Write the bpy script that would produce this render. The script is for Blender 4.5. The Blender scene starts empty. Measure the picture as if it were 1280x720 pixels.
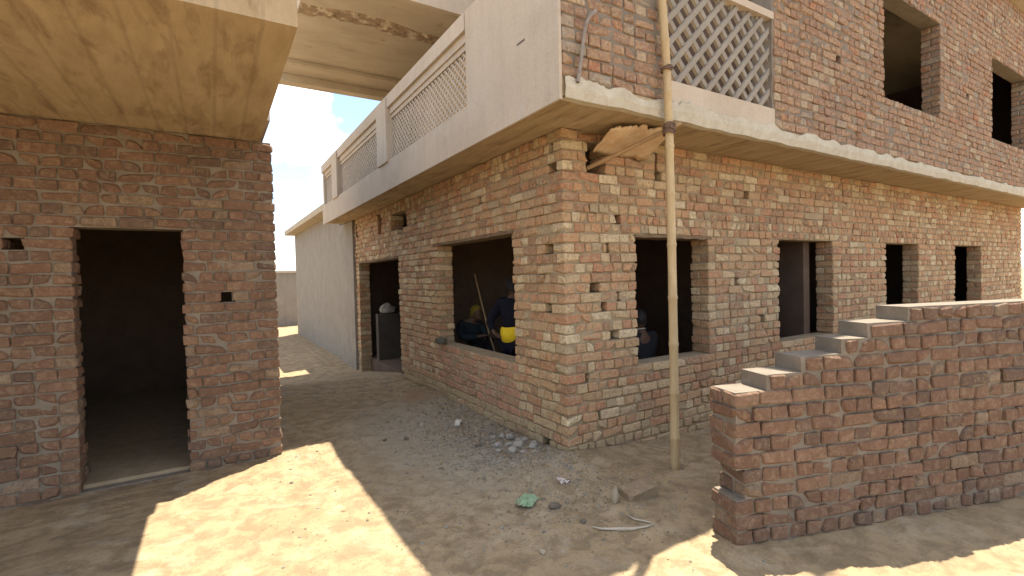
import bpy, bmesh, math, random
from mathutils import Vector, Matrix, noise

random.seed(7)
sc = bpy.context.scene
COL = sc.collection
R = random.uniform

# ------------------------------------------------------------------ helpers
class MB:
    """collects vertices, faces and a colour per vertex; build() links ONE mesh object"""
    def __init__(s):
        s.v = []; s.f = []; s.c = []
    def add(s, vs, fs, col=(.5, .5, .5)):
        o = len(s.v)
        s.v.extend(vs); s.f.extend([tuple(i + o for i in f) for f in fs])
        s.c.extend([col] * len(vs))
    def box(s, x0, x1, y0, y1, z0, z1, col=(.5, .5, .5)):
        vs = [(x, y, z) for z in (z0, z1) for y in (y0, y1) for x in (x0, x1)]
        s.add(vs, [(0, 2, 3, 1), (4, 5, 7, 6), (0, 1, 5, 4), (2, 6, 7, 3), (0, 4, 6, 2), (1, 3, 7, 5)], col)
    def obox(s, p, q, w, h, up=(0, 0, 1), col=(.5, .5, .5)):
        """bar from p to q, w across, h along up"""
        p = Vector(p); q = Vector(q); d = (q - p).normalized()
        a = d.cross(Vector(up)).normalized(); b = a.cross(d).normalized()
        vs = []
        for e in (p, q):
            for i, j in ((-1, -1), (1, -1), (1, 1), (-1, 1)):
                vs.append(tuple(e + a * (w / 2 * i) + b * (h / 2 * j)))
        s.add(vs, [(0, 3, 2, 1), (4, 5, 6, 7), (0, 1, 5, 4), (1, 2, 6, 5), (2, 3, 7, 6), (3, 0, 4, 7)], col)
    def tube(s, pts, rad, n=10, col=(.5, .5, .5), cap=True):
        pts = [Vector(p) for p in pts]
        if not isinstance(rad, (list, tuple)): rad = [rad] * len(pts)
        vs = []; up = Vector((.31, .17, .93))
        for i, p in enumerate(pts):
            d = (pts[min(i + 1, len(pts) - 1)] - pts[max(i - 1, 0)]).normalized()
            a = d.cross(up)
            if a.length < .05: a = d.cross(Vector((1, 0, 0)))
            a.normalize(); b = d.cross(a)
            for k in range(n):
                t = 2 * math.pi * k / n
                vs.append(tuple(p + (a * math.cos(t) + b * math.sin(t)) * rad[i]))
        fs = []
        for i in range(len(pts) - 1):
            for k in range(n):
                k2 = (k + 1) % n
                fs.append((i * n + k, i * n + k2, (i + 1) * n + k2, (i + 1) * n + k))
        if cap:
            fs.append(tuple(range(n - 1, -1, -1))); fs.append(tuple((len(pts) - 1) * n + k for k in range(n)))
        s.add(vs, fs, col)
    def build(s, name, m, parent=None, smooth=False):
        me = bpy.data.meshes.new(name)
        me.from_pydata([tuple(v) for v in s.v], [], s.f); me.update()
        a = me.color_attributes.new('Col', 'FLOAT_COLOR', 'POINT')
        flat = []
        for c in s.c: flat += [c[0], c[1], c[2], 1.0]
        a.data.foreach_set('color', flat)
        if smooth:
            me.polygons.foreach_set('use_smooth', [True] * len(me.polygons))
        me.materials.append(m)
        bm = bmesh.new(); bm.from_mesh(me)
        bmesh.ops.recalc_face_normals(bm, faces=bm.faces); bm.to_mesh(me); bm.free()
        o = bpy.data.objects.new(name, me); COL.objects.link(o)
        if parent is not None:
            o.parent = parent
            o.matrix_parent_inverse = Matrix.Translation(parent.location).inverted() if parent.type == 'EMPTY' else Matrix.Identity(4)
        return o

def thing(name, label, cat, loc=(0, 0, 0), group=None):
    o = bpy.data.objects.new(name, None); COL.objects.link(o)
    o.location = loc; o.empty_display_size = .1
    return tag(o, label, cat, group)

def tag(o, label, cat, group=None):
    o['label'] = label; o['category'] = cat
    if group: o['group'] = group
    return o

def kind(o, k):
    o['kind'] = k; return o

# ------------------------------------------------------------------ materials
def nt(name):
    m = bpy.data.materials.new(name); m.use_nodes = True
    n = m.node_tree; n.nodes.clear()
    out = n.nodes.new('ShaderNodeOutputMaterial'); b = n.nodes.new('ShaderNodeBsdfPrincipled')
    n.links.new(b.outputs[0], out.inputs[0])
    b.inputs['Roughness'].default_value = .92
    b.inputs['Specular IOR Level'].default_value = .25
    return m, n, b

def node(n, t, **k):
    x = n.nodes.new(t)
    for a, v in k.items():
        if a in x.inputs.keys(): x.inputs[a].default_value = v
        else: setattr(x, a, v)
    return x

def nz(n, co, scale, detail=6, rough=.6, dist=0.):
    x = n.nodes.new('ShaderNodeTexNoise')
    x.inputs['Scale'].default_value = scale; x.inputs['Detail'].default_value = detail
    x.inputs['Roughness'].default_value = rough; x.inputs['Distortion'].default_value = dist
    n.links.new(co, x.inputs['Vector']); return x.outputs['Fac']

def ramp(n, fac, stops):
    x = n.nodes.new('ShaderNodeValToRGB')
    e = x.color_ramp.elements
    while len(e) < len(stops): e.new(.5)
    for i, (p, c) in enumerate(stops):
        e[i].position = p; e[i].color = (c, c, c, 1) if not isinstance(c, tuple) else (*c, 1)
    n.links.new(fac, x.inputs[0]); return x.outputs[0]

def mix(n, fac, a, b, mode='MIX'):
    x = n.nodes.new('ShaderNodeMix'); x.data_type = 'RGBA'; x.blend_type = mode
    for s, v in ((x.inputs[0], fac), (x.inputs[6], a), (x.inputs[7], b)):
        if isinstance(v, (int, float)): s.default_value = v
        elif isinstance(v, tuple): s.default_value = (*v, 1)
        else: n.links.new(v, s)
    return x.outputs[2]

def bump(n, b, h, strength, dist):
    x = n.nodes.new('ShaderNodeBump'); x.inputs['Strength'].default_value = strength; x.inputs['Distance'].default_value = dist
    n.links.new(h, x.inputs['Height']); n.links.new(x.outputs[0], b.inputs['Normal'])

def mapv(n, co, sc_):
    x = n.nodes.new('ShaderNodeMapping'); x.inputs['Scale'].default_value = sc_
    n.links.new(co, x.inputs['Vector']); return x.outputs[0]

def m_brick(name, dusty, mort, dimmed=0):
    m, n, b = nt(name)
    co = n.nodes.new('ShaderNodeTexCoord').outputs['Object']
    at = n.nodes.new('ShaderNodeAttribute'); at.attribute_name = 'Col'
    f1 = nz(n, co, 17, 8, .7, .4); f2 = nz(n, co, 42, 7, .75, .3); f3 = nz(n, co, 2.2, 6, .65); f4 = nz(n, co, 24, 9, .75, .8); f5 = nz(n, co, 31, 6, .7, .2)
    c = mix(n, ramp(n, f1, [(.42, 0.), (.64, .5)]), at.outputs['Color'], (.30, .165, .085) if not dimmed else (.12, .07, .045))     # underfired and overfired patches
    c = mix(n, ramp(n, f5, [(.52, 0.), (.64, .5)]), c, (.56, .42, .26) if not dimmed else (.2, .13, .085))
    c = mix(n, ramp(n, f2, [(.50, 0.), (.62, .75)]), c, (.15, .085, .045))      # burnt specks and chips
    c = mix(n, ramp(n, f3, [(.35, dusty * .3), (.7, dusty)]), c, (.46, .34, .20))    # cement and dust film
    c = mix(n, ramp(n, f4, [(.51, 0.), (.57, mort)]), c, (.44, .345, .215))     # mortar smeared over the face
    n.links.new(c, b.inputs['Base Color'])
    h = mix(n, .55, f1, f2)
    h = mix(n, .35, h, f4)
    bump(n, b, h, 1., .022)
    return m

def m_plain(name, c1, c2, scale=4, spots=None, bs=.4, bd=.006, rough=.92, stretch=None, use_col=False, fine=60, soft=.09, streak=0, planks=0):
    m, n, b = nt(name)
    co = n.nodes.new('ShaderNodeTexCoord').outputs['Object']
    if stretch: co = mapv(n, co, stretch)
    f = nz(n, co, scale, 8, .62, .3)
    c = mix(n, ramp(n, f, [(.32, 0.), (.68, 1.)]), c1, c2)
    if spots:
        f2 = nz(n, co, spots[1], 8, .65, .4)
        c = mix(n, ramp(n, f2, [(spots[2], 0.), (spots[2] + soft, 1.)]), c, spots[0])
    ff = nz(n, co, fine, 5, .7)
    raw = n.nodes.new('ShaderNodeTexCoord').outputs['Object']
    if streak:      # rain streaks and trowel stains
        f3 = nz(n, mapv(n, raw, (7, 7, .55)), 1.0, 6, .6, .2); f4 = nz(n, raw, 3.3, 8, .7, .5)
        c = mix(n, ramp(n, f3, [(.5, 0.), (.68, streak)]), c, (.27, .215, .16))
        c = mix(n, ramp(n, f4, [(.56, 0.), (.66, streak)]), c, (.33, .27, .21))
    if planks:      # joints left by the shuttering boards
        w_ = n.nodes.new('ShaderNodeTexWave'); w_.wave_type = 'BANDS'; w_.bands_direction = 'X'
        w_.inputs['Scale'].default_value = planks; w_.inputs['Distortion'].default_value = .35; w_.inputs['Detail'].default_value = 3
        n.links.new(raw, w_.inputs['Vector'])
        c = mix(n, ramp(n, w_.outputs['Fac'], [(.0, .22), (.05, 0.)]), c, (.16, .11, .065))
    c = mix(n, .35, c, mix(n, ff, (.0, .0, .0), c), 'MIX')
    if use_col:
        at = n.nodes.new('ShaderNodeAttribute'); at.attribute_name = 'Col'
        c = mix(n, 1., c, at.outputs['Color'], 'MULTIPLY')
    n.links.new(c, b.inputs['Base Color']); b.inputs['Roughness'].default_value = rough
    bump(n, b, mix(n, .5, f, ff), bs, bd)
    return m

M = {}
M['brick'] = m_brick('brick_weathered', .30, .6)
M['brick_dimmed'] = m_brick('brick_toned_down', .0, .2, 1)  # brick colour darkened so the added house and low wall read dim
M['brick_dark'] = m_brick('brick_parapet', .16, .35)
M['mortar'] = m_plain('mortar_sandy', (.42, .325, .205), (.31, .235, .145), 9, ((.18, .13, .09), 22, .62), .8, .01)
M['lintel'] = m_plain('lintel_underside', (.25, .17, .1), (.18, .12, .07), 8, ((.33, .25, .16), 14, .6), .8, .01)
M['mortar_grey'] = m_plain('mortar_cement', (.27, .225, .175), (.2, .165, .125), 9, None, .8, .01)
M['plaster'] = m_plain('cement_plaster', (.60, .50, .39), (.52, .425, .325), 1.4, ((.58, .51, .43), 2.6, .57), .3, .004, fine=40, soft=.2, streak=.14)
M['plaster_side'] = M['plaster']
M['soffit'] = m_plain('shuttered_concrete', (.56, .43, .27), (.44, .325, .19), 2.4, ((.27, .18, .1), 2.2, .5), .7, .012, stretch=(4, .9, 1), soft=.22, planks=1.6)
M['roof_conc'] = m_plain('old_roof_concrete', (.58, .49, .36), (.47, .385, .27), 2.2, ((.30, .23, .15), 3.5, .62), .6, .01, stretch=(.7, 1.6, 1))
M['band'] = m_plain('white_cement_band', (.62, .57, .45), (.5, .43, .32), 9, ((.27, .23, .18), 26, .63), .9, .014)
M['grey_plaster'] = m_plain('grey_plaster', (.36, .32, .265), (.29, .255, .21), 3, ((.2, .17, .14), 5, .6), .4, .006, soft=.2, streak=.4)
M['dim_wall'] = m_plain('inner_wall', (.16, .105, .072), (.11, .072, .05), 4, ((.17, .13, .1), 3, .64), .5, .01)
M['bamboo'] = m_plain('dry_bamboo', (.6, .455, .255), (.46, .33, .175), 5, ((.3, .2, .1), 11, .66), .35, .003, .6, (3, 3, .6))
M['wood'] = m_plain('raw_wood', (.5, .34, .18), (.36, .23, .12), 8, None, .4, .003, .75, (4, 4, 1))
M['rope'] = m_plain('coir_rope', (.23, .15, .11), (.13, .08, .06), 60, None, .8, .004)
M['pipe'] = m_plain('old_pipe', (.36, .31, .26), (.22, .175, .14), 12, ((.2, .12, .08), 20, .62), .3, .002, .5)
M['tin'] = m_plain('rusty_sheet', (.74, .57, .38), (.62, .42, .25), 5, ((.72, .60, .45), 7, .58), .4, .004, .7)
M['stone'] = m_plain('grey_stone', (.42, .385, .33), (.32, .285, .24), 14, None, .8, .01, use_col=False)
M['white_stone'] = m_plain('white_chip', (.75, .7, .6), (.6, .54, .45), 12, None, .4, .004)
M['clod'] = m_plain('dark_clod', (.2, .16, .12), (.12, .095, .075), 18, None, .8, .01)
M['buff'] = m_plain('buff_stone', (.48, .4, .29), (.36, .29, .2), 14, None, .6, .006)
M['loose'] = m_plain('loose_brick', (.31, .22, .145), (.25, .17, .11), 12, ((.34, .255, .16), 6, .45), .8, .01)
M['green'] = m_plain('green_plastic', (.25, .37, .2), (.34, .44, .28), 14, ((.33, .28, .18), 9, .54), .5, .004, .4)
M['twig'] = m_plain('bleached_twig', (.6, .53, .42), (.45, .37, .27), 12, None, .4, .003)
M['scrap'] = m_plain('pale_scrap', (.75, .68, .62), (.6, .5, .45), 14, None, .3, .003, .6)
M['skin'] = m_plain('skin', (.13, .07, .042), (.11, .058, .035), 8, None, .1, .001, .55)
M['hair'] = m_plain('hair', (.012, .01, .009), (.02, .017, .015), 30, None, .6, .004, .6)
M['navy'] = m_plain('navy_cloth', (.004, .0045, .012), (.006, .0065, .015), 9, None, .5, .006, .9)
M['blue_grey'] = m_plain('blue_grey_cloth', (.022, .03, .038), (.014, .019, .024), 9, None, .5, .006, .9)
M['black_cloth'] = m_plain('black_cloth', (.016, .015, .018), (.024, .022, .024), 9, None, .5, .006, .9)
M['cap'] = m_plain('ochre_cap', (.26, .2, .025), (.2, .15, .02), 9, None, .5, .006, .8)
M['yellow'] = m_plain('yellow_cloth', (.95, .68, .03), (.85, .56, .02), 9, None, .5, .006, .8)
M['leaf'] = m_plain('leaves', (.055, .09, .025), (.09, .12, .04), 3, None, .2, .003, .7, use_col=False)
M['bark'] = m_plain('bark', (.16, .11, .075), (.1, .07, .05), 12, None, .9, .01)

# ------------------------------------------------------------------ brick laying
PAL = [((.47, .29, .155), 4), ((.48, .25, .13), 4.5), ((.42, .175, .095), 2.8), ((.56, .42, .25), 3.6), ((.28, .14, .085), 2.2), ((.66, .55, .36), 1.8), ((.38, .31, .2), 1)]
BASE = [((.40, .32, .19), 3), ((.36, .28, .165), 3), ((.40, .26, .16), 2)]
DIMMED = [((.19, .105, .07), 5), ((.165, .095, .065), 4), ((.22, .13, .085), 3), ((.24, .175, .12), 1.2), ((.13, .085, .065), 2)]  # darkened brick tones, dimness put into the colour
PINK = [((.46, .20, .14), 5), ((.38, .155, .105), 4), ((.38, .26, .19), 3), ((.29, .155, .11), 2)]
DARK = [((.25, .135, .095), 5), ((.28, .165, .115), 4), ((.22, .13, .1), 3), ((.33, .2, .13), 2), ((.36, .29, .21), 1.6), ((.3, .115, .065), .8), ((.24, .21, .18), 1)]
def pick(pal):
    t = R(0, sum(w for _, w in pal))
    for c, w in pal:
        t -= w
        if t <= 0: break
    k = R(.86, 1.14)
    return tuple(min(1, x * k) for x in c)

def brick(mb, fn, s0, s1, d0, d1, z0, z1, col, jag=.0055):
    """chamfered worn brick; fn maps (s, d, z) to the world"""
    lo = (s0, d0, z0); hi = (s1, d1, z1)
    tw = R(-.004, .004)
    idx = {}; vs = []
    for i in (0, 1):
        for j in (0, 1):
            for k in (0, 1):
                ch = R(.004, .009) if random.random() < .82 else R(.012, .032)
                p = [hi[0] if i else lo[0], hi[1] if j else lo[1], hi[2] if k else lo[2]]
                p[0] += R(-jag, jag); p[1] += R(-jag * .6, jag * .6); p[2] += R(-jag * .7, jag * .7) + (tw if i else -tw)
                sg = (-1 if i else 1, -1 if j else 1, -1 if k else 1)
                for ax in range(3):          # vertex kept on face 'ax'
                    q = list(p)
                    for o in range(3):
                        if o != ax: q[o] += sg[o] * ch
                    idx[(i, j, k, ax)] = len(vs); vs.append(fn(*q))
    g = lambda i, j, k, a: idx[(i, j, k, a)]
    fs = []
    for i in (0, 1): fs.append((g(i, 0, 0, 0), g(i, 1, 0, 0), g(i, 1, 1, 0), g(i, 0, 1, 0)))
    for j in (0, 1): fs.append((g(0, j, 0, 1), g(1, j, 0, 1), g(1, j, 1, 1), g(0, j, 1, 1)))
    for k in (0, 1): fs.append((g(0, 0, k, 2), g(1, 0, k, 2), g(1, 1, k, 2), g(0, 1, k, 2)))
    for i in (0, 1):
        for j in (0, 1): fs.append((g(i, j, 0, 0), g(i, j, 1, 0), g(i, j, 1, 1), g(i, j, 0, 1)))
        for k in (0, 1): fs.append((g(i, 0, k, 0), g(i, 1, k, 0), g(i, 1, k, 2), g(i, 0, k, 2)))
    for j in (0, 1):
        for k in (0, 1): fs.append((g(0, j, k, 1), g(1, j, k, 1), g(1, j, k, 2), g(0, j, k, 2)))
    for i in (0, 1):
        for j in (0, 1):
            for k in (0, 1): fs.append((g(i, j, k, 0), g(i, j, k, 1), g(i, j, k, 2)))
    mb.add(vs, fs, col)

CH = .09   # one course
def lay(bricks, mortar, fn, s_lo, s_hi, z_lo, n, openings, T=.23, parity=0, start=None, pal=PAL, zone=None, edge_rows=(), rec=.016, inner=True, top=None):
    """lays n courses; openings are (s0, s1, z0, z1); zone(s, z) may give another palette; edge_rows: courses of brick on edge"""
    for c in range(n):
        z0 = z_lo + c * CH; z1 = z0 + CH; zm = (z0 + z1) / 2
        a0 = s_lo if start is None else start(c)
        b0 = s_hi if top is None else top(c)
        iv = [(a0, b0)]
        for (o0, o1, oz0, oz1) in openings:
            if oz0 < zm < oz1:
                new = []
                for (a, b) in iv:
                    if o1 <= a or o0 >= b: new.append((a, b))
                    else:
                        if o0 - a > .03: new.append((a, o0))
                        if b - o1 > .03: new.append((o1, b))
                iv = new
        header = (c + parity) % 2 == 1
        for (a, b) in iv:
            def one(a, b, head, d0, d1, outer):
                p = a
                first = True
                while p < b - .02:
                    edge = c in edge_rows
                    L = .078 if edge else (.112 if head else .228)
                    if not head and not edge and random.random() < .22: L = .112
                    if first and not head and a0 == 0 and a == 0: L = .165
                    elif first and not head and random.random() < .4: L = .112
                    if first and head and a0 > .2 and a == a0: L = R(.05, .11)
                    L += R(-.007, .007) + .010
                    q = p + L
                    if b - q < .055: q = b
                    q = min(q, b)
                    w = .006 * noise.noise(Vector((p * .9, c * .37, 3.1)))
                    wz = .009 * noise.noise(Vector((p * .6, c * .11, 8.7)))
                    jb = R(-.005, .005)
                    if random.random() < .05: jb += R(-.010, .008)
                    pp = pal
                    if zone:
                        zp = zone((p + q) / 2, zm)
                        if zp: pp = zp
                    ea = R(-.012, .010) if abs(p - a) < 1e-6 else .005
                    eb = R(-.012, .010) if abs(q - b) < 1e-6 else .005
                    if abs(p - a0) < 1e-6: ea = R(-.004, .006)
                    if abs(q - b0) < 1e-6: eb = 0
                    dd0 = d0 + (jb + w if outer else 0); dd1 = d1
                    bb = (.0065 if not edge else .005)
                    brick(bricks, fn, p + ea, q - eb, dd0, dd1, z0 + bb + wz, z1 - bb + wz + R(-.003, .002), pick(pp))
                    p = q; first = False
            if header or c in edge_rows:
                one(a, b, True, 0, T, True)
            else:
                one(a, b, False, 0, T * .47, True)
                if inner: one(a, b, False, T * .53, T, False)
            # mortar behind and between the bricks of this run
            m0 = a - .03 if (a == a0 and a0 > .2) else a + .012; m1 = b - .012
            if m1 - m0 < .02: continue
            k = max(1, int((m1 - m0) / .05)); vs = []; fs = []
            rows = [z0, z0 + CH * .5, z1]
            for i in range(k + 1):
                s = m0 + (m1 - m0) * i / k
                for z in rows:
                    q = Vector((s * 7, z * 7, a * 0 + 1.7 + s_lo))
                    d = rec + .014 * noise.noise(q) + .008 * noise.noise(q * 3.1)
                    if zone and zone(s, zm) is PINK: d -= .006
                    vs.append(fn(s, d, z))
                for z in (z0, z1): vs.append(fn(s, T - .012, z))
            for i in range(k):
                u = i * 5; v = u + 5
                fs += [(u, v, v + 1, u + 1), (u + 1, v + 1, v + 2, u + 2), (u + 3, u + 4, v + 4, v + 3), (u, u + 3, v + 3, v), (u + 2, v + 2, v + 4, u + 4)]
            u = k * 5
            fs += [(0, 1, 2, 4, 3), (u, u + 3, u + 4, u + 2, u + 1)]
            mortar.add(vs, fs)

FRONT = lambda s, d, z: (d, s, z)          # plane x = 0, runs along +y
SIDE = lambda s, d, z: (s, d, z)           # plane y = 0, runs along +x
T = .23

# ------------------------------------------------------------------ the main house
house = thing('brick_house', 'unfinished two storey brick house with latticed plaster balcony over its corner', 'house')
ZB = -.54      # footing under the ground line: 6 courses
NC = 38        # 38 * .09 = 3.42 -> top at 2.88
ZT = ZB + NC * CH
def near(z): return ZB + round((z - ZB) / CH) * CH
front_open = [
    (.86, 2.80, near(.72), near(2.07)),     # window
    (4.42, 6.97, ZB + 2 * CH, near(2.02)),  # doorway
    (3.97, 4.76, near(2.46), near(2.74)),   # broken vent
    (4.15, 4.42, near(2.37), near(2.46)),
    (5.30, 5.52, near(2.42), near(2.78)), (7.0, 7.12, near(2.5), near(2.78)),
    (.20, .31, 1.80, 1.88), (.21, .32, 1.26, 1.35), (.28, .41, ZB + 6 * CH, ZB + 7 * CH),
    (.08, .22, 2.53, 2.60), (.12, .19, 2.70, 2.76),
    (4.20, 4.28, 1.80, 1.88), (4.22, 4.30, 1.20, 1.28), (3.02, 3.09, 1.80, 1.88), (3.05, 3.11, 1.25, 1.33),
    (4.30, 4.40, .0, .08), (3.6, 3.68, 2.42, 2.5), (1.5, 1.57, 2.45, 2.52)]
side_open = [
    (.87, 1.95, near(.76), near(2.02)),
    (3.3, 4.6, near(.76), near(2.02)),
    (6.2, 7.4, near(.76), near(2.02)), (9.0, 10.4, near(.76), near(2.02)),
    (.28, .50, near(2.55), near(2.80)),
    (.30, .41, 1.44, 1.53), (.52, .64, 1.00, 1.07), (.13, .19, 1.80, 1.89), (.43, .48, 1.26, 1.35), (.34, .375, .27, .33),
    (.62, .68, 2.07, 2.14), (.20, .25, .62, .68), (.70, .74, .60, .66), (.50, .53, 1.80, 1.87), (.62, .655, 1.34, 1.40), (1.16, 1.19, near(2.52), near(2.8)), (1.22, 1.32, 2.68, 2.74), (1.19, 1.24, 2.50, 2.57), (2.4, 2.5, 1.45, 1.53), (2.9, 3.0, 1.0, 1.07), (2.6, 2.7, 2.4, 2.5)]
lint_f = [int(round((2.07 - ZB) / CH))]
wb = MB(); wm = MB()
zone_f = lambda s, z: PINK if (.86 < s < 2.82 and .16 < z < .72) else BASE if z < .16 else None
lay(wb, wm, FRONT, 0, 7.195, ZB, NC, front_open, T, 0, start=lambda c: 0.0 if c % 2 == 0 else .242, zone=zone_f, edge_rows=(NC - 9, NC - 2, NC - 1))
fw = wb.build('front_wall', M['brick'], house); wm.build('mortar', M['mortar'], fw)
wb = MB(); wm = MB()
zone_s = lambda s, z: PINK if (.89 < s < 1.95 and z < .76) else None
lay(wb, wm, SIDE, 0, 13.0, ZB, NC, side_open, T, 1, start=lambda c: .242 if c % 2 == 0 else 0.0, zone=lambda s, z: BASE if z < .13 else None, edge_rows=(NC - 9,))
sw = wb.build('side_wall', M['brick'], house); wm.build('mortar', M['mortar'], sw)
# far walls and inner partitions (plain, seen only through the openings)
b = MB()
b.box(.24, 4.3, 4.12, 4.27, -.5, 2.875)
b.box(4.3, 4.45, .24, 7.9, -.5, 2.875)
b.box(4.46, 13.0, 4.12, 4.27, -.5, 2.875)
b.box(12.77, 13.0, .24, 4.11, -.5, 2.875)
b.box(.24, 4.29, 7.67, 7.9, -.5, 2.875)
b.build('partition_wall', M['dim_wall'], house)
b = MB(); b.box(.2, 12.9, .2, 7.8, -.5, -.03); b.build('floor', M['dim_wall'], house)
b = MB(); b.box(.24, 2.4, 6.5, 6.66, -.5, .90); b.build('low_partition', m_plain('dark_plaster', (.11, .095, .078), (.075, .063, .05), 4, None, .5, .008), house)  # plaster in a darker even tone
# inner wooden prop in the right room
b = MB(); b.tube([(2.05, 2.0, -.03), (2.03, 2.0, 1.9)], .03, 8); b.build('prop_post', M['wood'], house)
# rough concrete lips over the openings
def lip(p0, p1, name, fn, d0, d1, z0, z1):
    m = MB(); k = max(2, int((p1 - p0) / .06)); vs = []; fs = []
    for i in range(k + 1):
        s = p0 + (p1 - p0) * i / k
        e = .010 * noise.noise(Vector((s * 9, 2.2, p0))); g = .008 * noise.noise(Vector((s * 6, 7.2, p0)))
        vs += [fn(s, d0 + g, z0 + e), fn(s, d1, z0 + e * .5), fn(s, d1, z1), fn(s, d0 + g, z1 + e * .5)]
    for i in range(k):
        u = i * 4; v = u + 4
        fs += [(u, v, v + 1, u + 1), (u + 1, v + 1, v + 2, u + 2), (u + 2, v + 2, v + 3, u + 3), (u + 3, v + 3, v, u)]
    fs += [(0, 1, 2, 3), (k * 4 + 3, k * 4 + 2, k * 4 + 1, k * 4)]
    m.add(vs, fs); m.build(name, M['lintel'], house)
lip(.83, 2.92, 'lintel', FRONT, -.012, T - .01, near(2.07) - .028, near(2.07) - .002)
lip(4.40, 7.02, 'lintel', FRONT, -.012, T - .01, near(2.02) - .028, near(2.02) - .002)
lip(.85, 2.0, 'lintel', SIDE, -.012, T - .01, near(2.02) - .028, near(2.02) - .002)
# projecting slab
b = MB(); b.box(-.448, 13.3, -.598, 8.0, ZT + .002, 3.008); b.build('floor_slab', M['soffit'], house)

# balcony: plastered parapet with lattice panels
bal = MB()
bal.box(-.478, -.452, -.602, 8.0, 2.852, 3.25)                 # lower band
bal.box(-.4515, -.34, -.45, 8.0, 3.01, 3.25)
bal.box(-.475, -.45, -.600, .85, 3.251, 4.14)                 # solid end
bal.box(-.4495, -.345, -.45, .852, 3.251, 4.139)
for y in (3.28, 6.40): bal.box(-.46, -.345, y, y + .44, 3.251, 3.968)
bal.box(-.46, -.345, 7.85, 7.99, 3.251, 3.968)
parapet = bal.build('balcony_parapet', M['plaster'], house)
c = MB()
spans = [(.853, 3.279), (3.721, 6.399), (6.841, 7.849)]
c.box(-.483, -.34, .856, 8.0, 3.97, 4.135)                     # top rail
for (a, z) in spans: c.box(-.445, -.35, a + .002, z - .002, 3.885, 3.969); c.box(-.425, -.36, a + .002, z - .002, 3.83, 3.884)
c.build('hand_rail', M['plaster'], parapet)
for y in (3.50, 6.62):
    c = MB(); c.box(-.505, -.4605, y - .225, y + .225, 3.235, 3.969); c.box(-.505, -.4835, y - .225, y + .225, 3.9695, 4.10); c.build('pilaster', M['plaster'], parapet)
c = MB(); c.box(-.4775, -.474, -.17, -.06, 3.44, 3.455); c.build('slot_shade_strip', M['clod'], parapet)  # thin dark strip standing in for the shade inside a slot
for (a, z) in spans:
    j = MB(); z0, z1 = 3.251, 3.83; H = z1 - z0
    pitch = .09
    j.box(-.405, -.37, a, z, z0, z0 + .02); j.box(-.405, -.37, a, z, z1 - .02, z1)
    k = int((z - a + H) / pitch) + 1
    for i in range(k + 1):
        u = a - H + i * pitch
        for sg in (1, -1):
            y0 = u; t0 = max(0, (a - y0) / H); t1 = min(1, (z - y0) / H)
            if t1 - t0 < .03: continue
            ya, yb = y0 + t0 * H, y0 + t1 * H
            za, zb = (z0 + t0 * H, z0 + t1 * H) if sg > 0 else (z1 - t0 * H, z1 - t1 * H)
            x = -.395 if sg > 0 else -.388
            j.obox((x, ya, za), (x, yb, zb), .020, .034, (1, 0, 0))
    j.build('lattice_panel', M['plaster'], parapet)

# side parapet: bare bricks on a lumpy white cement band, then lattice further along
sb = MB(); sm = MB()
PAR = lambda s, d, z: (s, -.603 + d, z)
lay(sb, sm, PAR, -.449, .66, 3.012, 13, [], .115, 0, pal=DARK, inner=False, rec=.012)
sp = sb.build('side_parapet', M['brick_dark'], house); sm.build('mortar', M['mortar_grey'], sp)
b = MB(); k = 160; vs = []; fs = []
for i in range(k + 1):
    s = -.44 + 13.6 * (i / k) ** 2.2
    nn = lambda q: noise.noise(Vector((s * 5, q, 4.4)))
    t = 3.012 + .045 * nn(1) + .03 * noise.noise(Vector((s * 19, 2, 1)))
    bt = 2.862 + .012 * nn(5)
    pr = -.622 + .012 * nn(9)
    vs += [(s, -.56, bt), (s, pr + .004, bt + .004), (s, pr - .006, (t + bt) / 2), (s, pr + .003, t - .004), (s, -.56, t + .01)]
for i in range(k):
    u = i * 5; v = u + 5
    for q in range(4): fs.append((u + q, v + q, v + q + 1, u + q + 1))
b.add(vs, fs); b.build('cement_band', M['band'], house)
b = MB()
b.box(.67, 2.199, -.60, -.50, 3.009, 3.2)
sl = b.build('side_balustrade', M['plaster'], house)
b = MB(); b.box(.67, 2.199, -.60, -.52, 4.08, 4.15); b.build('hand_rail', M['plaster'], sl)
j = MB(); z0, z1 = 3.2, 4.08; H = z1 - z0
for (a, z) in ((.67, 2.199),):
    for i in range(int((z - a + H) / .2) + 1):
        u = a - H + i * .2
        for sg in (1, -1):
            t0 = max(0, (a - u) / H); t1 = min(1, (z - u) / H)
            if t1 - t0 < .03: continue
            za, zb = (z0 + t0 * H, z0 + t1 * H) if sg > 0 else (z1 - t0 * H, z1 - t1 * H)
            yy = -.555 if sg > 0 else -.54
            j.obox((u + t0 * H, yy, za), (u + t1 * H, yy, zb), .045, .03, (0, 1, 0))
j.build('lattice_panel', M['grey_plaster'], sl)
ub = MB(); um = MB()
lay(ub, um, PAR, 2.2, 13.2, 3.012, 36, [(4.6, 6.4, 3.75, 5.1), (3.4, 3.52, 3.9, 4.0), (2.9, 3.0, 4.6, 4.7), (7.4, 7.55, 4.2, 4.3), (8.6, 10.6, 3.75, 5.1)], T, 0, pal=DARK, rec=.012)
us = ub.build('added_upper_wall', M['brick_dark'], house); um.build('mortar', M['mortar_grey'], us)  # upper storey added here as dim brick covering the bright sky
b = MB(); b.box(2.43, 13.2, 2.6, 2.8, 3.009, 6.2); b.box(2.2, 2.43, -.37, 2.8, 3.009, 6.24); b.box(12.97, 13.2, -.37, 2.59, 3.009, 6.24); b.build('added_room_wall', M['dim_wall'], house)
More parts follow.
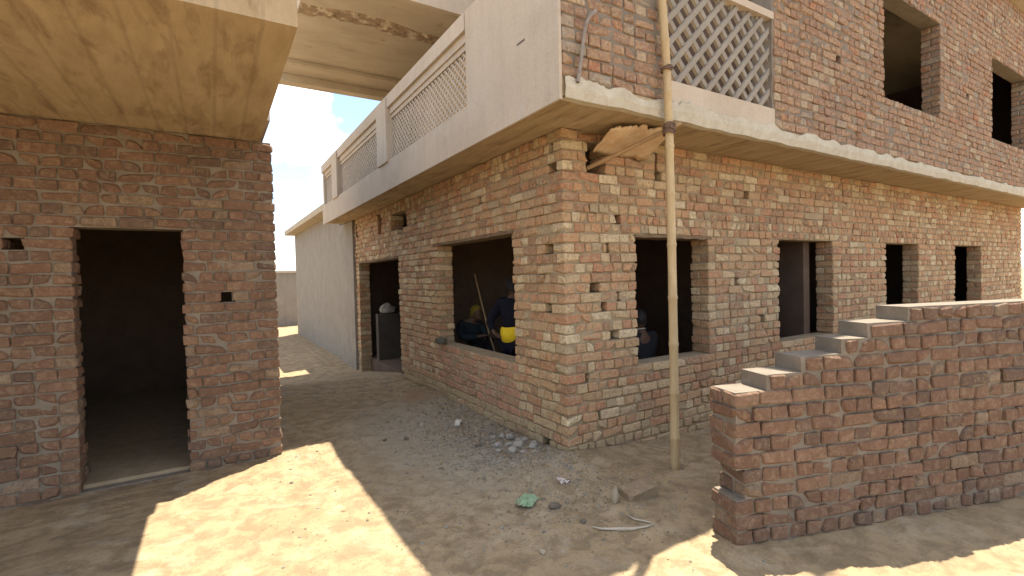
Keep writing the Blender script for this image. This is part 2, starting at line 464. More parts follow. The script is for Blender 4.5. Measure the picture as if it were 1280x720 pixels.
b = MB(); b.box(1.9, 13.4, -.75, 3.0, 6.26, 6.42); b.build('added_room_roof', M['roof_conc'], house)  # roof and room walls belong to the added upper storey
# bent drain pipe standing by the parapet
b = MB(); b.tube([(-.338, -.635, 2.98), (-.318, -.638, 3.08), (-.302, -.64, 3.17), (-.276, -.64, 3.32), (-.262, -.642, 3.385), (-.248, -.645, 3.43), (-.225, -.65, 3.468), (-.17, -.655, 3.52)], .0135, 12, cap=False)
b.build('drain_pipe', M['pipe'], house, True)
# upper storey, set back, with the projecting roof seen past the balcony
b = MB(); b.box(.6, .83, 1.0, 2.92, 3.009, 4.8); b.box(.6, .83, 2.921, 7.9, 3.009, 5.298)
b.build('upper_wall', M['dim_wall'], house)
b = MB(); b.box(-1.5, 6.3, 2.93, 6.32, 5.3, 5.62)
ur = b.build('upper_roof', M['roof_conc'], house)
b = MB(); b.box(-1.5, 6.3, 2.85, 2.927, 5.285, 5.75); b.build('roof_fascia', M['plaster'], ur)
b = MB(); b.box(-1.49, 6.2, 5.45, 5.55, 5.24, 5.298); b.box(-1.49, 6.2, 6.10, 6.31, 5.16, 5.298); b.build('roof_beam', M['roof_conc'], ur)
# ragged seam of old plaster across the soffit
b = MB()
k = 90; m_ = 7; vs = []; fs = []
for i in range(k + 1):
    x = -1.49 + 3.2 * i / k
    for q in range(m_ + 1):
        v = q / m_ - .5
        wd = .16 + .09 * noise.noise(Vector((x * 3, 1.2 * (1 if v > 0 else -1), 2)))
        vs.append((x, 3.72 + .04 * math.sin(x * 3) + v * 2 * wd, 5.298 - (.012 + .05 * max(0, noise.noise(Vector((x * 8, v * 7, 1))))) * (1 - abs(2 * v) ** 3) + (.01 if abs(v) > .45 else 0)))
for i in range(k):
    for q in range(m_):
        u = i * (m_ + 1) + q; fs.append((u, u + m_ + 1, u + m_ + 2, u + 1))
b.add(vs, fs)
b.build('plaster_seam', m_plain('flaking_plaster', (.38, .28, .18), (.30, .21, .13), 5, ((.62, .53, .38), 7, .52), .8, .012), ur)

# grey plastered column at the far end of the front wall
b = MB(); b.box(-.05, .2, 7.2, 8.6, -.6, ZT - .01)
b.build('plaster_column', M['grey_plaster'], house)

# ------------------------------------------------------------------ ground
def sstep(a, b_, x):
    t = max(0, min(1, (x - a) / (b_ - a))); return t * t * (3 - 2 * t)
def gz(x, y):
    z = -.30 * sstep(4.4, 7.0, y) * sstep(-4, -1.2, x)
    z += -.05 * sstep(.3, 1.2, x) * sstep(-1.5, -.2, y)
    # soil banked against the corner
    d = math.hypot(x + .1, (y + .12) * .8); z += .06 * math.exp(-(d / .38) ** 2)
    d = math.hypot((x + .55), (y + .15)); z += .045 * math.exp(-(d / .32) ** 2)
    d = math.hypot((x + .15) * 1.8, (y - 2.9) * .8); z += .07 * math.exp(-(d / .5) ** 2)
    q = Vector((x, y, 0))
    z += .028 * noise.noise(q * .9) + .016 * noise.noise(q * 2.7) + .012 * noise.noise(q * 7)
    rub = sstep(-1.6, -.4, x) * (1 - sstep(.0, .1, x)) * sstep(-.9, .3, y) * (1 - sstep(3.5, 5, y))
    lump = max(0, noise.noise(q * 2.1 + Vector((4, 9, 0))) + .15)
    z += (.004 + .008 * rub + .018 * lump) * noise.noise(q * 17) + (.003 + .006 * rub + .012 * lump) * noise.noise(q * 38)
    if x > .02 and y > .02: z = min(z, -.06)
    return z
def axis(lo, hi, st, far):
    a = []; v = lo
    while v <= hi: a.append(v); v += st
    s = st
    v = a[-1]
    while v < far: s *= 1.25; v += s; a.append(v)
    s = st; v = a[0]
    while v > -far: s *= 1.25; v -= s; a.insert(0, v)
    return a
xs = axis(-2.4, 1.6, .02, 400); ys = axis(-1.9, 3.4, .02, 400)
gm = MB(); nx = len(xs)
gv = [(x, y, gz(x, y)) for y in ys for x in xs]
gf = [(j_ * nx + i, j_ * nx + i + 1, (j_ + 1) * nx + i + 1, (j_ + 1) * nx + i) for j_ in range(len(ys) - 1) for i in range(nx - 1)]
gm.add(gv, gf)
m, n, bs = nt('packed_earth')
co = n.nodes.new('ShaderNodeTexCoord').outputs['Object']
f1 = nz(n, co, 1.1, 8, .6, .4); f2 = nz(n, co, 6, 9, .68, .3); f3 = nz(n, co, 45, 6, .7); f4 = nz(n, co, 160, 3, .7)
col = mix(n, ramp(n, f1, [(.35, 0.), (.65, 1.)]), (.365, .272, .158), (.30, .215, .12))
col = mix(n, ramp(n, f2, [(.44, 0.), (.58, .9)]), col, (.22, .158, .09))
f5 = nz(n, co, 3.1, 8, .7, .8)
col = mix(n, ramp(n, f5, [(.52, 0.), (.66, .55)]), col, (.40, .325, .22))
col = mix(n, ramp(n, f5, [(.3, .6), (.42, 0.)]), col, (.2, .145, .088))
# cement spill and rubble dust: a grey patch with its own outline in front of the window wall
def blob(cx, cy, rx, ry):
    v = n.nodes.new('ShaderNodeVectorMath'); v.operation = 'SUBTRACT'; n.links.new(co, v.inputs[0]); v.inputs[1].default_value = (cx, cy, 0)
    w = n.nodes.new('ShaderNodeVectorMath'); w.operation = 'MULTIPLY'; n.links.new(v.outputs[0], w.inputs[0]); w.inputs[1].default_value = (1 / rx, 1 / ry, 0)
    l = n.nodes.new('ShaderNodeVectorMath'); l.operation = 'LENGTH'; n.links.new(w.outputs[0], l.inputs[0])
    a = n.nodes.new('ShaderNodeMath'); a.operation = 'MULTIPLY_ADD'; n.links.new(f2, a.inputs[0]); a.inputs[1].default_value = 1.1; 
    n.links.new(l.outputs['Value'], a.inputs[2])
    return ramp(n, a.outputs[0], [(.75, 1.), (1.5, 0.)]) if False else a.outputs[0]
def inv(s, lo, hi, k):
    mr = n.nodes.new('ShaderNodeMapRange'); n.links.new(s, mr.inputs[0])
    mr.inputs[1].default_value = lo; mr.inputs[2].default_value = hi; mr.inputs[3].default_value = k; mr.inputs[4].default_value = 0
    return mr.outputs[0]
col = mix(n, inv(blob(-.65, 1.15, .95, 1.7), 1.0, 1.75, .75), col, (.32, .28, .21))
col = mix(n, inv(blob(-.3, .55, .5, .6), 1.0, 1.7, .55), col, (.30, .28, .245))
col = mix(n, inv(blob(-.3, 2.9, .3, .5), .9, 1.5, .8), col, (.26, .155, .085))
col = mix(n, ramp(n, f3, [(.56, 0.), (.72, .55)]), col, (.15, .105, .068))
col = mix(n, ramp(n, f4, [(.6, 0.), (.75, .35)]), col, (.45, .37, .27))
n.links.new(col, bs.inputs['Base Color'])
bump(n, bs, mix(n, .45, f2, f3), .9, .02)
g = kind(gm.build('ground', m, None, True), 'structure')

# ------------------------------------------------------------------ loose stones and litter
def rock(name, m_, loc, r, sq=(1, 1, .7), seed=0, rot=0, sub=2, rough=.35, taper=0):
    bm = bmesh.new(); bmesh.ops.create_icosphere(bm, subdivisions=sub, radius=1)
    for v in bm.verts:
        q = v.co.copy()
        e = 1 + rough * noise.noise(q * 1.3 + Vector((seed * 3.7, seed, 0))) + rough * .4 * noise.noise(q * 3.5 + Vector((0, seed, 9)))
        v.co = Vector((q.x * sq[0] * r * e, q.y * sq[1] * r * e, q.z * sq[2] * r * e))
        k_ = 1 - taper * q.z; v.co.x *= k_; v.co.y *= k_
        v.co.z = max(v.co.z, -sq[2] * r * .55)
    bmesh.ops.rotate(bm, verts=bm.verts, cent=(0, 0, 0), matrix=Matrix.Rotation(rot, 3, 'Z'))
    me = bpy.data.meshes.new(name); bm.to_mesh(me); bm.free(); me.materials.append(m_)
    o = bpy.data.objects.new(name, me); COL.objects.link(o); o.location = loc
    return o

# gravel and crumbs too many to count
gr = MB()
def crumb(x, y, r, col):
    z = gz(x, y); k = 5; t0 = R(0, 6)
    top = (x + R(-.3, .3) * r, y + R(-.3, .3) * r, z + r * R(.5, .95))
    ring = [(x + r * R(.6, 1.1) * math.cos(t0 + 6.283 * q / k), y + r * R(.6, 1.1) * math.sin(t0 + 6.283 * q / k), z + r * R(.1, .35)) for q in range(k)]
    base = [(p[0], p[1], z - r) for p in ring]
    vs = [top] + ring + base; fs = [(0, 1 + q, 1 + (q + 1) % k) for q in range(k)] + [(1 + q, 1 + k + q, 1 + k + (q + 1) % k, 1 + (q + 1) % k) for q in range(k)]
    gr.add(vs, fs, col)
for i in range(21000):
    a = random.random()
    if a < .30: x, y = random.gauss(-.45, .33), random.gauss(.9, .65)
    elif a < .44: x, y = -abs(random.gauss(0, .28)) - .01, random.gauss(1.3, .9)
    elif a < .58: x, y = random.gauss(-.2, .13), random.gauss(.5, .22)
    elif a < .7: x, y = random.gauss(-.35, .4), random.gauss(-.7, .25)
    else: x, y = R(-2.4, 1.4), R(-1.9, 4.4)
    if x > -.01 and y > -.01: continue
    r = min(.026, random.lognormvariate(-5.25 if a < .58 else -5.7, .6))
    t = random.random()
    colr = (.95, .92, .86) if t < .45 else (.66, .62, .56) if t < .6 else (.95, .76, .54) if t < .93 else (1.35, 1.25, 1.1)
    crumb(x, y, r, colr)
M['gravel'] = m_plain('gravel', (.34, .31, .26), (.25, .225, .185), 20, None, .5, .004, use_col=True)
kind(gr.build('gravel', M['gravel']), 'stuff')

heap = [(-.07, .613, .035), (-.17, .56, .03), (-.085, .46, .05), (-.03, .52, .03), (-.05, .37, .042), (-.16, .40, .034), (-.09, .68, .03), (-.05, .56, .026), (-.21, .48, .022), (-.14, .33, .024), (-.12, .53, .028), (-.02, .44, .024)]
for i, (x, y, r) in enumerate(heap):
    r *= 1.15; x = -.16 + (x + .09) * 1.9 - r; y = .55 + (y - .5) * 1.5
    o = rock('rubble_stone', M['stone'], (x, y, gz(x, y) + r * .35), r, (R(.9, 1.3), R(.9, 1.3), R(.6, .85)), i, R(0, 3))
    tag(o, 'grey rubble stone in the little heap beside the low hole near the house corner', 'stone', 'rubble stones heaped at the foot of the front wall')
def plainbrick(name, m_, loc, dims, rot, label, cat):
    mb = MB(); brick(mb, lambda s, d, z: (s, d, z), -dims[0] / 2, dims[0] / 2, -dims[1] / 2, dims[1] / 2, -dims[2] / 2, dims[2] / 2, (.35, .22, .15), .007)
    o = mb.build(name, m_); o.location = loc; o.rotation_euler = rot
    return tag(o, label, cat)
plainbrick('broken_tile', M['white_stone'], (-.385, 1.44, gz(-.385, 1.44) + .03), (.085, .06, .07), (.2, .1, .9), 'small white broken block lying on the grey rubble below the window', 'block')
plainbrick('loose_brick', M['loose'], (-.05, -.87, gz(-.05, -.87) + .032), (.245, .13, .095), (.1, -.05, -.18), 'whole brown brick lying loose on the dirt before the house corner', 'brick')
o = rock('upright_stone', M['buff'], (-.26, -.85, gz(-.26, -.85) + .055), .066, (.62, .4, 1.1), 21, .5, 2, .25, .6); o.rotation_euler = (0.15, -.25, .4)
tag(o, 'pale pointed stone standing on end beside the loose brick', 'stone')
for (x, y, r, s, lab) in ((-.497, .753, .026, 31, 'blackish clod among the grey rubble in front of the window wall'), (-1.197, 1.423, .02, 32, 'dark small clod farthest left on the grey ground, near the doorway'),
                         (-1.002, 1.342, .024, 33, 'dark clod between the white block and the leftmost clod'), (-.638, -.658, .035, 34, 'dark brown clod just right of the green plastic bag'),
                         (-.62, -.936, .022, 35, 'dark clod left of the bleached twig'), (-1.032, -1.065, .02, 36, 'small buff crumb lying alone in the shaded foreground dirt')):
    o = rock('dirt_clod', M['clod'] if s != 36 else M['buff'], (x, y, gz(x, y) + r * .3), r, (1.3, .9, .7), s, s)
    tag(o, lab, 'clod', 'clods on the ground')
# crumpled green bag
bm = bmesh.new(); bmesh.ops.create_grid(bm, x_segments=22, y_segments=18, size=.5)
for v in bm.verts:
    q = v.co.copy(); rr = q.length * 2
    k = 1 - .25 * noise.noise(Vector((math.atan2(q.y, q.x) * 1.5, 3, 1)))
    h = max(0, 1 - rr * rr * .8)
    v.co = Vector((q.x * .17 * k, q.y * .125 * k, .028 * h + .026 * noise.noise(q * 6.5) * (h + .3) + .014 * noise.noise(q * 15) + .008))
me = bpy.data.meshes.new('plastic_bag'); bm.to_mesh(me); bm.free(); me.materials.append(M['green'])
o = bpy.data.objects.new('plastic_bag', me); COL.objects.link(o); o.location = (-.75, -.48, gz(-.75, -.48) + .012); o.rotation_euler = (0, 0, .5)
sm_ = o.modifiers.new('thick', 'SOLIDIFY'); sm_.thickness = .002
tag(o, 'crumpled light green plastic bag trodden into the dirt', 'plastic bag')
b = MB()
for (x, y) in ((-.38, -.41), (-.36, -.44), (-.39, -.38), (-.40, -.43)):
    z = gz(x, y) + .008
    b.add([(x - .02, y - .014, z), (x + .022, y - .01, z + .014), (x + .015, y + .018, z + .006), (x - .014, y + .016, z + .018), (x, y, z - .004)], [(0, 1, 2, 3), (0, 1, 4), (1, 2, 4), (2, 3, 4), (3, 0, 4)])
tag(b.build('paper_scrap', M['scrap']), 'small torn whitish scrap on the dirt mound in front of the corner', 'litter')
b = MB()
def onG(pts, h=.008): return [(x, y, gz(x, y) + h) for x, y in pts]
b.tube(onG([(-.613, -1.014), (-.57, -1.06), (-.52, -1.10), (-.46, -1.15), (-.42, -1.18), (-.37, -1.195), (-.33, -1.20), (-.27, -1.21)], .010), [.004, .007, .009, .012, .010, .006, .007, .004], 7)
b.tube(onG([(-.27, -1.21), (-.30, -1.15), (-.33, -1.10), (-.33, -1.03)], .012), [.005, .006, .005, .003], 6)
tag(b.build('dry_twig', M['twig'], None, True), 'bent bleached twig lying in the shaded foreground dirt', 'twig')
# lump on the window sill
o = rock('sill_stone', M['stone'], (-.02, 2.70, .755), .075, (.75, 1.5, .7), 51, .2, 3, .3)
tag(o, 'dark greenish lump of cement left on the sill end of the front window', 'lump')
o.data.materials[0] = m_plain('damp_lump', (.13, .125, .095), (.08, .075, .058), 12, ((.24, .22, .17), 9, .6), .8, .01)

# ------------------------------------------------------------------ bamboo pole, tin sheet and stick
pole = thing('bamboo_pole', 'tall pale bamboo scaffold pole standing before the right hand window', 'pole', (.57, -.67, -.06))
def pp(z):
    K = [(-.2, .572), (1.0, .580), (1.9, .577), (2.75, .57), (3.25, .553), (3.8, .51), (5.1, .42)]     # slight natural bow
    for (a, xa), (b_, xb) in zip(K, K[1:]):
        if z <= b_: break
    return Vector((xa + (xb - xa) * (z - a) / (b_ - a), -.672, z))
z = -.1; k = 0
nodes = [0.25, .62, 1.02, 1.40, 1.83, 2.24, 2.62, 3.05, 3.46, 3.88, 4.3, 4.7]
zz = []
for nd in nodes: zz += [(nd - .02, 1.0), (nd - .004, 1.12), (nd + .006, 1.14), (nd + .022, 1.0)]
zz = [(-.1, 1)] + zz + [(5.0, .95)]
fine = []
for i in range(len(zz)):
    fine.append(zz[i])
    if i + 1 < len(zz) and zz[i + 1][0] - zz[i][0] > .1:
        fine.append(((zz[i][0] + zz[i + 1][0]) / 2, .97))
b = MB(); b.tube([pp(q) for q, _ in fine], [.037 * s_ * (1 - .03 * q) for q, s_ in fine], 14)
b.build('culm', M['bamboo'], pole, True)
def wrap(zc, n_, rr, pitch):
    w = MB(); pts = []
    for i in range(n_ * 14 + 1):
        t = i / 14 * 2 * math.pi; q = pp(zc + pitch * i / 14)
        pts.append((q.x + rr * math.cos(t), q.y + rr * math.sin(t), q.z + .006 * math.sin(t * 2.3)))
    w.tube(pts, .006, 6); w.build('rope_lashing', M['rope'], pole, True)
wrap(2.72, 7, .048, .012); wrap(3.22, 3, .044, .011)

tin = MB(); A0, A1 = Vector((.33, -.02, 2.70)), Vector((.98, -.02, 2.70))
O0, O1 = Vector((.27, -.40, 2.838)), Vector((.86, -.46, 2.862))
ku, kv = 60, 8; vs = []; fs = []
for i in range(ku + 1):
    u = i / ku
    for j_ in range(kv + 1):
        v = j_ / kv
        cut = .10 * (1 - u * 4) if u < .25 else 0
        cut += .06 * (noise.noise(Vector((u * 11, 0, 5))) + .3) + .03 * noise.noise(Vector((u * 40, 0, 2)))
        v2 = v * (1 - max(0, cut) * 1.8)
        p = A0.lerp(A1, u).lerp(O0.lerp(O1, u), v2)
        p.z += .010 * math.sin(u * 2 * math.pi * 2.6 + 1) * (.4 + v) + .022 * noise.noise(Vector((u * 5, v * 2.4, 3))) + .010 * noise.noise(Vector((u * 16, v * 5, 8)))
        vs.append(tuple(p))
for i in range(ku):
    for j_ in range(kv):
        a = i * (kv + 1) + j_; fs.append((a, a + kv + 1, a + kv + 2, a + 1))
tin.add(vs, fs); o = tin.build('buckled_sheet', M['tin'], None, True)
s_ = o.modifiers.new('thick', 'SOLIDIFY'); s_.thickness = .016; s_.offset = 0
tag(o, 'ragged buckled tan sheet wedged under the slab beside the pole', 'sheet')
b = MB(); b.tube([(.30, .03, 2.56), (.48, -.14, 2.66), (.56, -.42, 2.73), (.62, -.56, 2.775), (.68, -.70, 2.82)], [.021, .019, .018, .017, .016], 8)
tag(b.build('wooden_stick', M['wood'], None, True), 'slanting wooden stick stuck in the wall hole and tied to the pole', 'stick')

# ------------------------------------------------------------------ people inside
def skin_obj(name, verts, edges, radii, m_, root=0, sub=2, parent=None, extra=None):
    me = bpy.data.meshes.new(name + '_rig'); me.from_pydata(verts, edges, [])
    o = bpy.data.objects.new(name + '_rig', me); COL.objects.link(o)
    o.modifiers.new('s', 'SKIN'); sv = me.skin_vertices[0].data
    for i, r in enumerate(radii): sv[i].radius = (r, r) if not isinstance(r, tuple) else r
    for i in range(len(verts)): sv[i].use_root = (i == root)
    s2 = o.modifiers.new('u', 'SUBSURF'); s2.levels = sub; s2.render_levels = sub
    dg = bpy.context.evaluated_depsgraph_get(); dg.update()
    nm = bpy.data.meshes.new_from_object(o.evaluated_get(dg))
    bpy.data.objects.remove(o)
    if extra:
        bm = bmesh.new(); bm.from_mesh(nm); extra(bm); bm.to_mesh(nm); bm.free()
    nm.materials.clear(); nm.materials.append(m_)
    nm.polygons.foreach_set('use_smooth', [True] * len(nm.polygons)); nm.name = name
    r = bpy.data.objects.new(name, nm); COL.objects.link(r)
    if parent: r.parent = parent
    return r

def head_geo(bm, c, face, tilt=0, s=1.0):
    """skull, nose, brow, lips and ears joined into the body mesh; face is a unit direction"""
    f = Vector(face).normalized(); up = (Vector((0, 0, 1)) + f * tilt).normalized(); side = f.cross(up).normalized(); up = side.cross(f).normalized()
    def ell(o, r):
        q = bmesh.ops.create_uvsphere(bm, u_segments=16, v_segments=12, radius=1)
        for v in q['verts']:
            p = v.co; v.co = Vector(c) + f * (o[0] + p.x * r[0]) * s + side * (o[1] + p.y * r[1]) * s + up * (o[2] + p.z * r[2]) * s
    ell((0, 0, 0), (.095, .075, .115)); ell((.03, 0, -.055), (.06, .055, .06))
    ell((.098, 0, -.015), (.02, .014, .026)); ell((.085, 0, .022), (.015, .05, .01))
    ell((.085, 0, -.062), (.014, .024, .006)); ell((.084, 0, -.072), (.013, .02, .006))
    for sg in (-1, 1):
        ell((-.005, sg * .076, -.01), (.022, .010, .032)); ell((.084, sg * .03, .006), (.009, .012, .008))

def person(name_label, P, face, mats, hair_sz=1.0, root=(0, 0, 0)):
    """P: joint dictionary in world coordinates"""
    t = thing('person', name_label, 'person', root)
    inv_ = Matrix.Translation(root).inverted()
    V = []; E = []; RR = []
    def J(p, r): V.append(tuple(p)); RR.append(r); return len(V) - 1
    pel = J(P['pelvis'], .115); 
    sp_ = J(P['waist'], .10); ch = J(P['chest'], .125); nk = J(P['neck'], .05); hd = J(Vector(P['head']) - Vector((0, 0, .03)), .055)
    E += [(pel, sp_), (sp_, ch), (ch, nk), (nk, hd)]
    for sd in 'LR':
        s0 = J(P['sh' + sd], .058); e0 = J(P['el' + sd], .04); w0 = J(P['wr' + sd], .027)
        E += [(ch, s0), (s0, e0), (e0, w0)]
        d = (Vector(P['wr' + sd]) - Vector(P['el' + sd])).normalized(); hdn = Vector(P.get('hd' + sd, d)).normalized()
        pc = Vector(P['wr' + sd]) + hdn * .05; pm = J(pc, .026); E.append((w0, pm))
        side = hdn.cross(Vector((0.3, .2, 1))).normalized(); nrm = hdn.cross(side)
        for q, (off, L) in enumerate(((-.03, .06), (-.01, .075), (.01, .07), (.03, .055))):
            a = J(pc + side * off + hdn * .03, .010); b_ = J(pc + side * off * 1.1 + hdn * (.03 + L * .5) + nrm * .008, .009); c_ = J(pc + side * off * 1.1 + hdn * (.03 + L * .9) + nrm * .028, .008)
            E += [(pm, a), (a, b_), (b_, c_)]
        a = J(pc + side * -.038 + hdn * -.005, .011); b_ = J(pc + side * -.06 + hdn * .03 + nrm * .015, .009); E += [(pm, a), (a, b_)]
        h0 = J(P['hip' + sd], .085); k0 = J(P['kn' + sd], .055); a0 = J(P['an' + sd], .038)
        ft = Vector(P['ft' + sd]); f1 = J(ft, .032)
        E += [(pel, h0), (h0, k0), (k0, a0), (a0, f1)]
    body = skin_obj('body', V, E, RR, mats['skin'], 0, 2, None, lambda bm: head_geo(bm, P['head'], face, P.get('tilt', 0)))
    # shirt: torso and sleeves, a little fuller than the body
    V = []; E = []; RR = []
    a = J(Vector(P['pelvis']) + Vector((0, 0, .0)), .15); b_ = J(P['waist'], .135); c_ = J(P['chest'], .155); d_ = J(Vector(P['chest']).lerp(Vector(P['neck']), .75), .075)
    E += [(a, b_), (b_, c_), (c_, d_)]
    for sd in 'LR':
        s0 = J(P['sh' + sd], .078); e0 = J(Vector(P['el' + sd]), .058); w0 = J(Vector(P['el' + sd]).lerp(Vector(P['wr' + sd]), .85), .042); E += [(c_, s0), (s0, e0), (e0, w0)]
    shirt = skin_obj('shirt', V, E, RR, mats['shirt'], 0, 2)
    V = []; E = []; RR = []
    a = J(P['pelvis'], .14)
    for sd in 'LR':
        h0 = J(P['hip' + sd], .108); k0 = J(P['kn' + sd], .078); a0 = J(Vector(P['kn' + sd]).lerp(Vector(P['an' + sd]), .95), .062); E += [(a, h0), (h0, k0), (k0, a0)]
    tr = skin_obj('trousers', V, E, RR, mats['trousers'], 0, 2)
    # hair cap
    f = Vector(face).normalized()
    bm = bmesh.new(); bmesh.ops.create_uvsphere(bm, u_segments=24, v_segments=16, radius=1)
    kill = []
    for v in bm.verts:
        p = v.co.copy(); w = p.x * f.x + p.y * f.y
        if p.z < -.45 + .9 * max(0, w): kill.append(v)
        e = 1 + .05 * noise.noise(p * 5)
        v.co = Vector(P['head']) + Vector((p.x * .094, p.y * .094, p.z * .126)) * e * hair_sz - f * .012 + Vector((0, 0, .006))
    bmesh.ops.delete(bm, geom=kill, context='VERTS')
    me = bpy.data.meshes.new('hair'); bm.to_mesh(me); bm.free(); me.materials.append(mats['hair'])
    hr = bpy.data.objects.new('hair', me); COL.objects.link(hr)
    so = hr.modifiers.new('t', 'SOLIDIFY'); so.thickness = .014
    for o_ in (body, shirt, tr, hr):
        o_.parent = t; o_.matrix_parent_inverse = inv_
    return t

def standing(cx, cy, h, ang, zf=-.03):
    k = h / 1.7; c_, s_ = math.cos(ang), math.sin(ang)
    def W(l, f, z): return Vector((cx + (l * -s_ + f * c_) * k, cy + (l * c_ + f * s_) * k, zf + z * k))
    P = dict(pelvis=W(0, 0, .92), waist=W(0, .01, 1.08), chest=W(0, 0, 1.29), neck=W(0, .0, 1.47), head=W(0, .03, 1.585))
    for sd, q in (('L', 1), ('R', -1)):
        P['sh' + sd] = W(q * .19, 0, 1.40); P['hip' + sd] = W(q * .095, 0, .86); P['kn' + sd] = W(q * .11, .02, .48); P['an' + sd] = W(q * .11, -.02, .09); P['ft' + sd] = W(q * .13, .13, .04)
        P['el' + sd] = W(q * .27, -.04, 1.14); P['wr' + sd] = W(q * .24, .12, .95)
    return P, W
mats1 = dict(skin=M['skin'], shirt=M['navy'], trousers=M['navy'], hair=M['hair'])
PX, PY, ANG = .56, 1.78, math.radians(20)
P, W = standing(PX, PY, 1.60, ANG)
# left hand behind the hip, where the yellow cloth is gathered
P['elL'] = W(.30, -.14, 1.14); P['wrL'] = W(.20, -.16, 1.0); P['hdL'] = W(.05, -.22, .97) - P['wrL']
p1 = person('person in dark navy clothes with a yellow cloth round the waist inside the front window', P, (math.cos(ANG), math.sin(ANG), 0), mats1, 1.03, (PX, PY, -.03))
b = MB(); ring = 26; vs = []; fs = []
for i in range(ring):
    t = 2 * math.pi * i / ring
    for j_, zf in enumerate((.95, .97, 1.05, 1.13, 1.15)):
        r = (.14, .160, .168, .160, .14)[j_] * (1 + .06 * noise.noise(Vector((math.cos(t) * 2, math.sin(t) * 2, zf * 9))))
        q = W(r * 1.12 * math.sin(t), r * math.cos(t), zf - .055 + .02 * math.sin(t + 2)); vs.append(tuple(q))
for i in range(ring):
    for j_ in range(4):
        a = i * 5 + j_; a2 = ((i + 1) % ring) * 5 + j_; fs.append((a, a2, a2 + 1, a + 1))
b.add(vs, fs); b.build('waist_cloth', M['yellow'], p1, True)

# stooping worker with a long stick
mats2 = dict(skin=M['skin'], shirt=M['blue_grey'], trousers=M['black_cloth'], hair=M['cap'])
cx, cy = .75, 3.35
def W2(a, b_, z): return Vector((cx + a, cy + b_, z))
P = dict(pelvis=W2(.16, .0, .58), waist=W2(.06, -.02, .70), chest=W2(-.06, -.04, .83), neck=W2(-.02, -.12, .97), head=W2(.03, -.16, 1.06), tilt=.3)
for sd, q in (('L', -1), ('R', 1)):
    P['sh' + sd] = W2(-.06 + .16 * q, -.06, .89); P['hip' + sd] = W2(.16 + .09 * q, .0, .54); P['kn' + sd] = W2(.02 + .16 * q, -.25, .50); P['an' + sd] = W2(.06 + .16 * q, -.02, .07); P['ft' + sd] = W2(.04 + .17 * q, -.14, .01)
    P['el' + sd] = W2(-.04 + .22 * q, -.26, .72); P['wr' + sd] = W2(.06 + .08 * q, -.36, .74)
person('stooping person in blue grey shirt and yellow cap at the back of the front room', P, (.35, -.93, 0), mats2, 1.03, (cx, cy, -.03))
b = MB(); b.tube([(.99, 2.72, -.03), (.86, 2.95, .75), (.74, 3.15, 1.66)], .013, 8)
tag(b.build('long_stick', M['wood'], None, True), 'long thin stick leaning in front of the stooping person inside the front room', 'stick')

# seated person seen from behind in the right window
mats3 = dict(skin=M['skin'], shirt=M['black_cloth'], trousers=M['black_cloth'], hair=M['hair'])
cx, cy = 1.56, .62
def W3(a, b_, z): return Vector((cx + a, cy + b_, z))
P = dict(pelvis=W3(0, 0, .42), waist=W3(0, .02, .56), chest=W3(0, 0, .78), neck=W3(0, .02, .95), head=W3(0, .04, 1.07))
for sd, q in (('L', -1), ('R', 1)):
    P['sh' + sd] = W3(.18 * q, 0, .88); P['hip' + sd] = W3(.1 * q, .05, .40); P['kn' + sd] = W3(.16 * q, .42, .44); P['an' + sd] = W3(.14 * q, .46, .05); P['ft' + sd] = W3(.14 * q, .60, .0)
    P['el' + sd] = W3(.25 * q, .08, .64); P['wr' + sd] = W3(.12 * q, .30, .54)
p3 = person('dark haired person in black seated with back turned inside the right window', P, (.1, 1, 0), mats3, 1.0, (cx, cy, -.03))
b = MB(); b.tube([(cx + .072 * math.sin(t), cy + .02 - .062 * math.cos(t), .965 + .012 * math.cos(t)) for t in [i * .3 - 1.8 for i in range(13)]], .005, 6)
b.build('collar', M['scrap'], p3, True)
b = MB()
st = thing('low_stool', 'low wooden stool under the seated person inside the right room', 'stool', (cx, cy, -.03))
b.box(cx - .18, cx + .18, cy - .16, cy + .16, .25, .29); b.build('seat', M['wood'], st)
for i in (-1, 1):
    for k in (-1, 1):
        b = MB(); b.box(cx + i * .14 - .02, cx + i * .14 + .02, cy + k * .12 - .02, cy + k * .12 + .02, -.03, .249); b.build('leg', M['wood'], st)
# pale bundle on the low partition in the doorway
o = rock('cloth_bundle', M['stone'], (.47, 6.58, .985), .15, (1.1, .6, .8), 61, 0, 3, .35)
tag(o, 'pale cloth bundle lying on the low wall inside the doorway', 'bundle')

# ------------------------------------------------------------------ surroundings outside the crop of the photograph
nb = thing('added_house', 'added dim brick house across the lane with a doorway under its shading slab', 'house', (-2.1, 1.6, 0))  # added house, a dim fill for the left side
wb = MB(); wm = MB()
NF = lambda s, d, z: (-2.1 - s, 1.6 + d, z)
lay(wb, wm, NF, 0, 4.6, -.09, 33, [(.72, 1.42, 0, 2.07), (2.2, 3.3, .81, 2.07), (.35, .45, 1.45, 1.53), (1.7, 1.8, 1.9, 1.98)], T, 0, pal=DIMMED, inner=True)
w_ = wb.build('front_wall', M['brick_dimmed'], nb); wm.build('mortar', M['mortar_grey'], w_)
b = MB(); b.box(-6.7, -6.5, 1.84, 6, -.1, 2.875); b.box(-2.33, -2.1, 1.84, 6, -.1, 2.875); b.box(-6.49, -2.34, 5.8, 6, -.1, 2.875)
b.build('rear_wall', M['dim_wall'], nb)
b = MB(); b.box(-7, -2.2, -.7, 6.1, 2.885, 3.05); b.build('added_shade_slab', M['soffit'], nb)  # added slab, projects forward to shade the wall and yard
b = MB(); b.box(-7, -2.12, 1.5, 6.1, 3.052, 3.5); b.build('roof_parapet', M['plaster'], nb)
